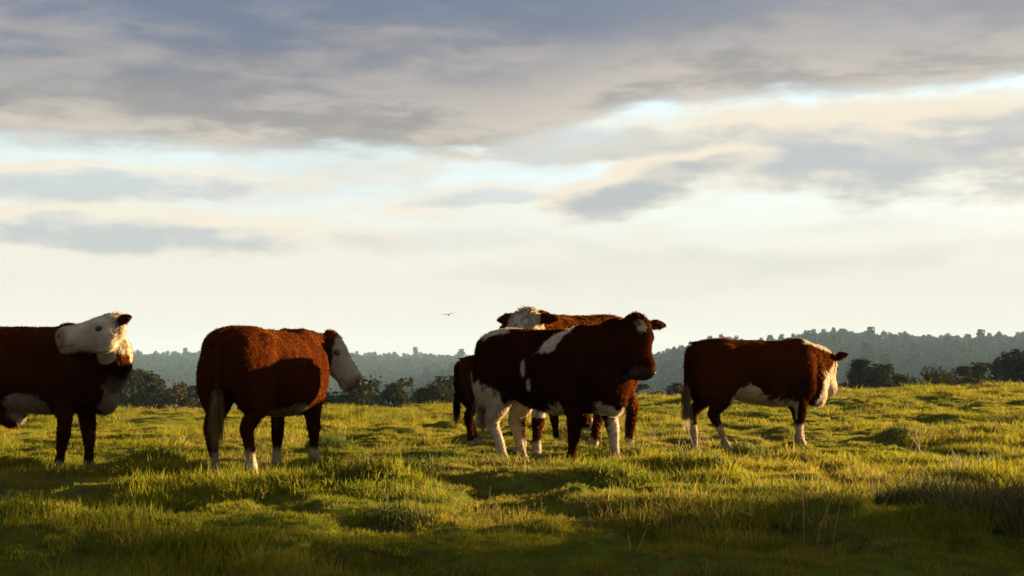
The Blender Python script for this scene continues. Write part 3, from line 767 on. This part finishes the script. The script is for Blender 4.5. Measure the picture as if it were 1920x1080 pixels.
    wq = np.stack([rng.normal(0, 1, ns), rng.normal(0, 1, ns), np.zeros(ns)], -1); wq /= np.linalg.norm(wq, axis=1)[:, None]; wq *= 0.004
    for tt in (0, 0.4, 0.75, 1.0):
        c = st + dr_ * tt + np.stack([np.sin(tt * 4 + r_ * 9) * 0.014, np.cos(tt * 5 + r_ * 7) * 0.014, r_ * 0], -1) * tt
        rows.append((c - wq * (1.05 - tt), c + wq * (1.05 - tt)))
    SV = np.stack([a for ab in rows for a in ab], 1).reshape(-1, 3); bidx = np.arange(ns)[:, None] * 8
    SF = np.concatenate([bidx + np.array([[0, 1, 3, 2]]) + 2 * k for k in range(3)])
    scol = np.repeat(0.6 * switch[None] * rng.uniform(0.6, 1.4, ns)[:, None], 8, axis=0)
    so = mesh_obj('tail_switch', SV * size, SF, M['fur'], root, attrs={'coat': scol}); so['kind'] = 'stuff'
    # eyes and nostrils
    def ball(name, c, r, mat):
        b = Body(); b.ellipsoid(np.array(c) * size, np.array(r) * size, HM)
        o = mesh_obj(name, np.array(b.V), b.F, M[mat], root, smooth=True); return o
    for sg in (-1, 1):
        ball('eye', hp(0.152, sg * 0.120, -0.066), (0.022, 0.019, 0.017), 'eye')
        ball('nostril', hp(0.446, sg * 0.078, -0.058), (0.016, 0.018, 0.016), 'nostril')
    return root

def std_neck(base_x, pts):
    return [(0.46, 0, 0.98, 0.30, 0.22)] + pts

R_ = math.radians
def blob(P, c, r, nz, soft=0.25):
    d = np.sqrt((((P - np.array(c)) / np.array(r)) ** 2).sum(1)); return sm(1 - d + nz * 1.6, -soft * 0.5, soft * 0.5)

# 1  the cow at the left edge that turns its head back over its shoulder
def mask1(P, nz, q):
    W = np.zeros(len(P))
    x, y, z = P.T
    W = np.maximum(W, np.where(q['head'], 1.0, 0.0) * sm(q['t'] + nz, -0.03, 0.02))
    nk = sm(x + nz, 0.70, 0.80) * sm(z + nz * 1.5, 1.02, 1.10)
    W = np.maximum(W, nk * (0.35 + 0.55 * sm(vnoise3(P * np.array((1, 1, 0.4)), 22.0, 5), 0.3, 0.6)))
    W = np.maximum(W, sm(x + nz * 1.2 + (0.80 - z) * 0.2, 0.74, 0.79) * sm(z - nz, 0.84, 0.70) * 0.45)     # brisket, its white held down to paint in the shade
    W = np.maximum(W, blob(P, (0.10, -0.25, 0.54), (0.22, 0.4, 0.17), nz * 1.6) * 0.5)  # belly patch, also dimmed: its shade is put into the coat colour
    W = np.maximum(W, sm(z + nz * 0.4, 0.12, 0.07))
    W = np.where(q['ear'] & (q['t'] < 0.10), 0.0, W)
    return W
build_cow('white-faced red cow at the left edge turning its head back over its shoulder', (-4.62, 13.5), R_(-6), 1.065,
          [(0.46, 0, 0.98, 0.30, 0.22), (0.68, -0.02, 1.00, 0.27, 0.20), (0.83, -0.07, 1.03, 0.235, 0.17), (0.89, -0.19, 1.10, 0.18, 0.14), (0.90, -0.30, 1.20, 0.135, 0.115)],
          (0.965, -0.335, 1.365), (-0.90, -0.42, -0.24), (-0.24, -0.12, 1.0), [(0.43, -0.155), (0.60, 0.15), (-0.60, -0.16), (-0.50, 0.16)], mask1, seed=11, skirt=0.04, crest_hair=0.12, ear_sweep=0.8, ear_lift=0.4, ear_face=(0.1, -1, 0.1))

# 2  the cow seen from behind
def mask2(P, nz, q):
    x, y, z = P.T
    W = np.where(q['head'], 1.0, 0.0) * sm(q['t'] + nz * 0.5 + (q['u'] + 0.09) * 1.1, 0.135, 0.175) * 0.85
    W = np.maximum(W, np.where(q['head'] & (q['t'] > 0.1), 1.0, 0.0) * sm(-q['u'] + nz * 0.4, 0.20, 0.23) * 0.75)
    W = np.maximum(W, sm(z + nz * 0.5, 0.24, 0.19))
    W = np.maximum(W, blob(P, (0.12, -0.1, 0.49), (0.30, 0.42, 0.16), nz) * 0.4)
    return np.where(q['ear'], 0.0, W)
build_cow('deep red cow seen from behind with its head turned right in profile', (-2.20, 12.9), R_(70), 1.01,
          [(0.46, 0, 0.98, 0.30, 0.22), (0.66, -0.03, 1.06, 0.26, 0.19), (0.80, -0.07, 1.10, 0.21, 0.15), (0.87, -0.14, 1.14, 0.155, 0.115)],
          (0.92, -0.175, 1.275), (0.20, -0.50, -0.80), (0.36, -0.80, 0.54), [(0.62, -0.16), (0.44, 0.15), (-0.52, -0.17), (-0.60, 0.15)], mask2, tail=(-0.02, -0.01), switch=TAN * 0.6, seed=12, ear_sweep=0.6, ear_lift=-0.5)

# 3  the patched cow in the middle
def mask3(P, nz, q):
    x, y, z = P.T
    W = blob(P, (-0.62, -0.04, 1.30), (0.26, 0.28, 0.14), nz * 1.5)
    W = np.maximum(W, sm(np.abs(x - 0.27 - (z - 1.2) * 0.55) - nz * 0.5, 0.10, 0.06) * sm(z + nz, 1.03, 1.10))
    W = np.maximum(W, sm(-x + nz - (z - 0.60) * 0.35, 0.50, 0.56) * sm(0.80 - z + nz + (-x - 0.6) * 0.6, 0.0, 0.06))
    W = np.maximum(W, sm(0.585 - z + nz + np.clip(-x - 0.1, 0, 1) * 0.40, 0.0, 0.05) * (z > 0.2) * (x < 0.35))
    W = np.maximum(W, sm(-x, 0.35, 0.42) * sm(0.62 - z, 0.0, 0.05))
    W = np.maximum(W, sm(x + nz * 0.7, 0.58, 0.64) * sm(0.575 - z + nz + np.clip(x - 0.78, 0, 1) * 0.3, 0.0, 0.05) * (z > 0.36))
    W = np.maximum(W, (y > 0.02) * (x > 0.3) * sm(0.36 - z + nz, 0.0, 0.05))
    W = np.maximum(W, blob(P, (-0.02, -0.36, 0.93), (0.030, 0.15, 0.085), nz * 1.1) * 0.8); W = np.maximum(W, blob(P, (0.05, -0.36, 0.78), (0.028, 0.15, 0.055), nz * 1.1) * 0.7)
    W = np.maximum(W, (x > 0.2) * sm(0.10 - z + nz * 0.3, 0.0, 0.04))
    W = np.where(q['head'], sm(0.055 - np.hypot(q['t'] - 0.075, q['s'] * 1.1) + nz * 0.4, 0.0, 0.02) * (q['u'] > -0.1) * (0.15 + 0.5 * (vnoise3(P, 45.0, 3) > 0.5)), W)
    return np.where(q['ear'], 0.0, W)
build_cow('dark red and white patched cow with white hind legs facing the camera', (0.36, 13.3), R_(-44), 1.02,
          [(0.46, 0, 0.98, 0.31, 0.22), (0.66, 0.02, 1.06, 0.28, 0.19), (0.80, 0.06, 1.14, 0.22, 0.155), (0.89, 0.10, 1.20, 0.165, 0.125)],
          (0.93, 0.12, 1.365), (0.36, -0.17, -0.95), (0.90, -0.42, 0.42), [(0.40, -0.16), (0.70, 0.17), (-0.36, -0.17), (-0.42, 0.14)], mask3, tail=(0.05, -0.08), switch=np.array((0.34, 0.24, 0.14)), seed=13,
          red=RED * 0.5, ear_sweep=0.05, ear_lift=0.0)

# 4  the right-hand cow
def mask4(P, nz, q):
    x, y, z = P.T
    W = sm(0.645 - z + nz - np.clip(x - 0.05, 0, 1) * 0.12 + 0.17 * np.exp(-((x + 0.22) / 0.13) ** 2), 0.0, 0.05) * (z > 0.37) * (x < 0.42) * (x > -0.40 + nz)
    W = np.maximum(W, sm(x + nz * 0.8 + (0.70 - z) * 0.30, 0.70, 0.76) * sm(0.95 - z + nz, 0.0, 0.06))
    W = np.maximum(W, sm(x + nz * 0.6, 0.84, 0.92) * sm(1.0 - z + nz + (x - 0.9) * 1.2, 0.0, 0.08))
    W = np.maximum(W, sm(z + nz * 0.3 - 1.24 + np.clip(x - 0.6, 0, 1) * 0.30, 0.0, 0.03) * sm(x + nz, 0.50, 0.56) * (np.abs(y) < 0.3))
    W = np.maximum(W, sm(0.33 - z + nz * 0.6, 0.0, 0.05))
    W = np.where(q['head'] & ~q['ear'], sm(q['t'] + nz, 0.05, 0.09), W)
    return np.where(q['ear'], 0.0, W)
build_cow('red cow with white belly and brisket looking away at the right', (2.68, 15.6), R_(12), 0.935,
          [(0.46, 0, 0.98, 0.30, 0.22), (0.70, 0.04, 1.00, 0.27, 0.19), (0.86, 0.14, 1.02, 0.215, 0.16), (0.96, 0.26, 1.04, 0.165, 0.13)],
          (1.00, 0.30, 1.15), (0.35, 0.55, -0.80), (0.45, 0.55, 0.70), [(0.48, -0.155), (0.68, 0.16), (-0.40, -0.16), (-0.70, 0.15)], mask4, tail=(-0.03, -0.02), switch=np.array((0.26, 0.17, 0.10)), seed=14,
          ear_sweep=0.5, ear_lift=0.1, depth=0.925, crest_hair=0.5)

# 5  the cow behind the patched one
def mask5(P, nz, q):
    x, y, z = P.T
    W = np.where(q['head'], sm(q['t'] + nz, -0.06, -0.03) * (0.45 + 0.4 * (vnoise3(P, 30.0, 2) > 0.45)), 0.0)  # curly white face, greyed in the coat colour to stand for shade
    W = np.maximum(W, sm(0.45 - z + nz + np.clip(x, 0, 1) * 0.1, 0.0, 0.05) * (z > 0.36) * (x > 0.0))
    W = np.maximum(W, sm(0.16 - z + nz * 0.5, 0.0, 0.04))
    return np.where(q['ear'], 0.0, W)
build_cow('white-faced red cow hidden behind the patched cow with its head above her back', (0.60, 15.6), R_(225), 1.19,
          [(0.46, 0, 0.98, 0.30, 0.22), (0.66, 0.06, 1.05, 0.26, 0.19), (0.76, 0.15, 1.10, 0.21, 0.155), (0.81, 0.24, 1.15, 0.165, 0.125)],
          (0.83, 0.27, 1.285), (0.52, 0.10, -0.80), (0.80, 0.16, 0.55), [(0.46, -0.16), (0.62, 0.16), (-0.50, -0.16), (-0.66, 0.16)], mask5, seed=15, ear_sweep=0.0, ear_lift=0.1, red=RED * 1.1)

# 6  the small grazing cow behind
def mask6(P, nz, q):
    z = P[:, 2]
    return np.maximum(np.where(q['head'], sm(q['t'] + nz, 0.06, 0.1), 0.0), sm(0.10 - z + nz * 0.3, 0.0, 0.03)) * ~q['ear']
build_cow('small brown cow grazing behind the patched cow with only its rump showing', (0.02, 18.3), R_(16), 0.88,
          [(0.46, 0, 0.96, 0.29, 0.21), (0.72, -0.02, 0.86, 0.24, 0.17), (0.92, -0.04, 0.64, 0.19, 0.14), (1.04, -0.05, 0.45, 0.155, 0.12)],
          (1.10, -0.05, 0.42), (0.55, -0.05, -0.62), (0.75, 0, 0.62), [(0.66, -0.16), (0.42, 0.16), (-0.66, -0.16), (-0.46, 0.16)], mask6, seed=16, red=RED * 0.8, switch=DARK * 1.5)

# ------------------------------------------------------------------ pasture grass
def blade_mesh(rng, n, rad, l0, l1, w0, w1, lean, segs=2):
    a_ = rng.random(n) * 6.283; q = np.sqrt(rng.random(n)) * rad
    P = np.stack([q * np.cos(a_), q * np.sin(a_), -0.012 + 0 * q], -1)
    L = rng.uniform(l0, l1, n) * (0.7 + 0.5 * rng.random(n)); W = rng.uniform(w0, w1, n) * 0.5
    b_ = rng.random(n) * 6.283; ld = np.abs(rng.normal(0, lean, n)) + 0.1
    D_ = np.stack([np.cos(b_), np.sin(b_), 0 * b_], -1)
    c_ = rng.random(n) * 6.283; Wv = np.stack([np.cos(c_), np.sin(c_), 0 * c_], -1) * W[:, None]
    V = []; H = []
    for k in range(segs):
        t = k / segs
        c = P + D_ * (L * ld * t ** 1.7)[:, None] + np.array((0, 0, 1)) * (L * t * (1 - 0.28 * ld * t))[:, None]
        V += [c - Wv * (1 - 0.35 * t), c + Wv * (1 - 0.35 * t)]; H += [t, t]
    V.append(P + D_ * (L * ld)[:, None] + np.array((0, 0, 1)) * (L * (1 - 0.28 * ld))[:, None]); H.append(1.0)
    nvb = len(V); V = np.stack(V, 1).reshape(-1, 3); H = np.tile(np.array(H), n)
    F = []
    base = np.arange(n)[:, None] * nvb
    tri = []
    for k in range(segs - 1): tri += [(2 * k, 2 * k + 1, 2 * k + 3), (2 * k, 2 * k + 3, 2 * k + 2)]
    k = segs - 1; tri.append((2 * k, 2 * k + 1, nvb - 1))
    F = (base[:, None, :] + np.array(tri)[None]).reshape(-1, 3)
    return V, F, {'h': H, 'blade': np.repeat(rng.random(n), nvb)}
def build_grass():
    rng = np.random.default_rng(3)
    srcs = []
    for i in range(10):
        l = (0.022, 0.058) if i < 7 else (0.05, 0.115)
        V, F, A = blade_mesh(rng, 95, 0.13, l[0], l[1], 0.0035, 0.0075, 0.6)
        srcs.append(mesh_obj('grass_clump', V, F, M['grass'], attrs=A))
    bands = [(4.5, 9, 120), (9, 14, 105), (14, 20, 70), (20, 30, 42), (30, 52, 22)]
    PX, PY = [], []
    for (r0, r1, dens) in bands:
        th = R_(25); area = th * (r1 * r1 - r0 * r0); n = int(area * dens)
        r = np.sqrt(rng.uniform(r0 * r0, r1 * r1, n)); t = rng.uniform(-th, th, n)
        PX.append(r * np.sin(t)); PY.append(r * np.cos(t))
    x = np.concatenate(PX); y = np.concatenate(PY); n = len(x)
    # coarse grass beyond, thinner
    z = ground(x, y); dist = np.hypot(x, y)
    long_ = sm(vnoise(x * 0.9 + 20, y * 0.7, 21) + 0.3 * (vnoise(x * 2.6, y * 2.2, 22) - 0.5), 0.5, 0.85)
    s = (0.62 + 0.75 * long_) * rng.uniform(0.75, 1.25, n) * np.interp(dist, [8, 20, 50], [1.0, 1.15, 1.55])
    wide = np.interp(dist, [6, 14, 25, 50], [0.85, 1.0, 1.3, 2.2])
    idx = np.where(rng.random(n) < 0.05 + 0.3 * long_, rng.integers(7, 10, n), rng.integers(0, 7, n))
    tint = np.clip(0.15 + 0.75 * vnoise(x * 0.5 + 40, y * 0.4, 23) + 0.35 * (vnoise(x * 2.2, y * 2.0, 24) - 0.5) + rng.normal(0, 0.15, n), 0, 1)
    dry = np.clip(0.42 * sm(vnoise(x * 0.75 + 9, y * 0.6 + 30, 25), 0.5, 0.9) + 0.35 * sm(vnoise(x * 3 + 9, y * 3, 26), 0.6, 0.95) + rng.random(n) * 0.12, 0, 0.9)
    rot = np.stack([rng.normal(0, 0.13, n), rng.normal(0, 0.13, n), rng.random(n) * 6.28], -1)
    scatter('pasture_grass', np.stack([x, y, z], -1), rot, np.stack([s * wide ** 0.7, s * wide ** 0.7, s], -1), idx, {'tint': tint, 'dry': dry}, srcs, 'short uneven green and yellow pasture grass')
build_grass()

for i, (t, p) in enumerate(zip(TUSS, TUSS_P)):
    rng = np.random.default_rng(500 + i)
    px, py, r, bl_, dry, n, label = t
    V, F, A = blade_mesh(rng, n, r, bl_ * 0.6, bl_ * 1.15, 0.004, 0.008, 0.75, segs=3)
    z0 = float(ground(p[0], p[1]))
    zz = ground(V[:, 0] + p[0], V[:, 1] + p[1]) - z0
    nb = 7
    root_z = np.repeat(zz.reshape(-1, nb)[:, 0], nb); V[:, 2] += root_z
    A['dry'] = np.full(len(V), dry)
    o = mesh_obj('grass_tussock', V, F, M['tussock'], attrs=A); o.location = (p[0], p[1], z0)
    tag(o, label, 'tussock', 'rough tussocks in the pasture')

# dry seed stalks
STALK = [(1200, 868, 16, 0.42, 0.22, 'tall dry stalks at the patched cow\'s front feet'), (1290, 862, 12, 0.42, 0.12, 'dry stalks beside the right-hand cow\'s hind feet'), (1580, 1045, 5, 0.34, 0.14, 'long leaning straw stalks in the right foreground'),
         (1150, 1060, 4, 0.22, 0.2, 'thin straw stalks at the bottom middle of the field'), (1790, 905, 16, 0.30, 0.12, 'brown stalks sticking up from the biggest tussock'), (1500, 1035, 2, 0.30, 0.05, 'single pale upright stalks left of the leaning ones'),
         (318, 850, 9, 0.30, 0.12, 'sunlit straw stalks between the two left-hand cows'), (385, 905, 5, 0.34, 0.14, 'bent straw stalks by the rear-view cow\'s left hind foot'), (805, 990, 4, 0.22, 0.2, 'short straw stalks in the shade below the middle'),
         (1725, 858, 8, 0.34, 0.15, 'dry stalks standing in the sunlit grass at the right'), (1290, 880, 7, 0.26, 0.15, 'short ragged stalks in front of the right-hand cow')]
for i, (px, py, n, hgt, spread, label) in enumerate(STALK):
    rng = np.random.default_rng(700 + i)
    D = min(FPX * CAMZ / (py - Y0), 22); x0 = px2x(px, D); z0 = float(ground(x0, D))
    root = empty('dry_stalk_clump', (x0, D, z0)); tag(root, label, 'dry stalks', 'dry grass stalks')
    for k in range(n):
        bx, by = rng.normal(0, spread, 2); L = hgt * rng.uniform(0.55, 1.15); la = rng.normal(0.25, 0.3); lb = rng.normal(0, 0.25)
        bz = float(ground(x0 + bx, D + by)) - z0 - 0.02
        V, F = [], []
        pts = [(bx + la * L * t ** 1.5, by + lb * L * t ** 1.5, bz + L * t) for t in np.linspace(0, 1, 5)]
        q_ = max(1.0, D / 8.0); tube(V, F, pts, [0.0018 * q_, 0.0016 * q_, 0.0014 * q_, 0.0024 * q_, 0.0006], 4)
        mesh_obj('stalk', V, F, M['straw'], root, attrs={'blade': np.full(len(V), rng.random())})

# ------------------------------------------------------------------ the bird
D = 70.0
bx, bz = px2x(841, D), px2z(590.5, D)
bd = empty('bird', (bx, D, bz)); tag(bd, 'small dark bird gliding in the sky left of the patched cow', 'bird')
Bb = Body(); Bb.rings([[(r * math.cos(a), y, r * 0.85 * math.sin(a)) for a in ANG[::3]] for (y, r) in ((-0.17, 0.008), (-0.14, 0.028), (-0.08, 0.045), (0.0, 0.05), (0.10, 0.035), (0.20, 0.025), (0.28, 0.012))])
mesh_obj('body', Bb.V, Bb.F, M['bird'], bd, smooth=True)
for sg, tipz in ((-1, 0.02), (1, 0.085)):
    Bw = Body()
    Bw.rings([[(sg * s_, y0 + c * math.cos(a) * 0.5, zz + th * math.sin(a)) for a in ANG[::3]] for (s_, y0, c, zz, th) in
              ((0.02, 0.0, 0.16, 0.02, 0.012), (0.12, -0.03, 0.15, 0.02 + tipz * 0.4, 0.010), (0.24, 0.0, 0.11, 0.02 + tipz * 0.8, 0.007), (0.36, 0.06, 0.04, 0.02 + tipz, 0.004))])
    mesh_obj('wing', Bw.V, Bw.F, M['bird'], bd, smooth=True)
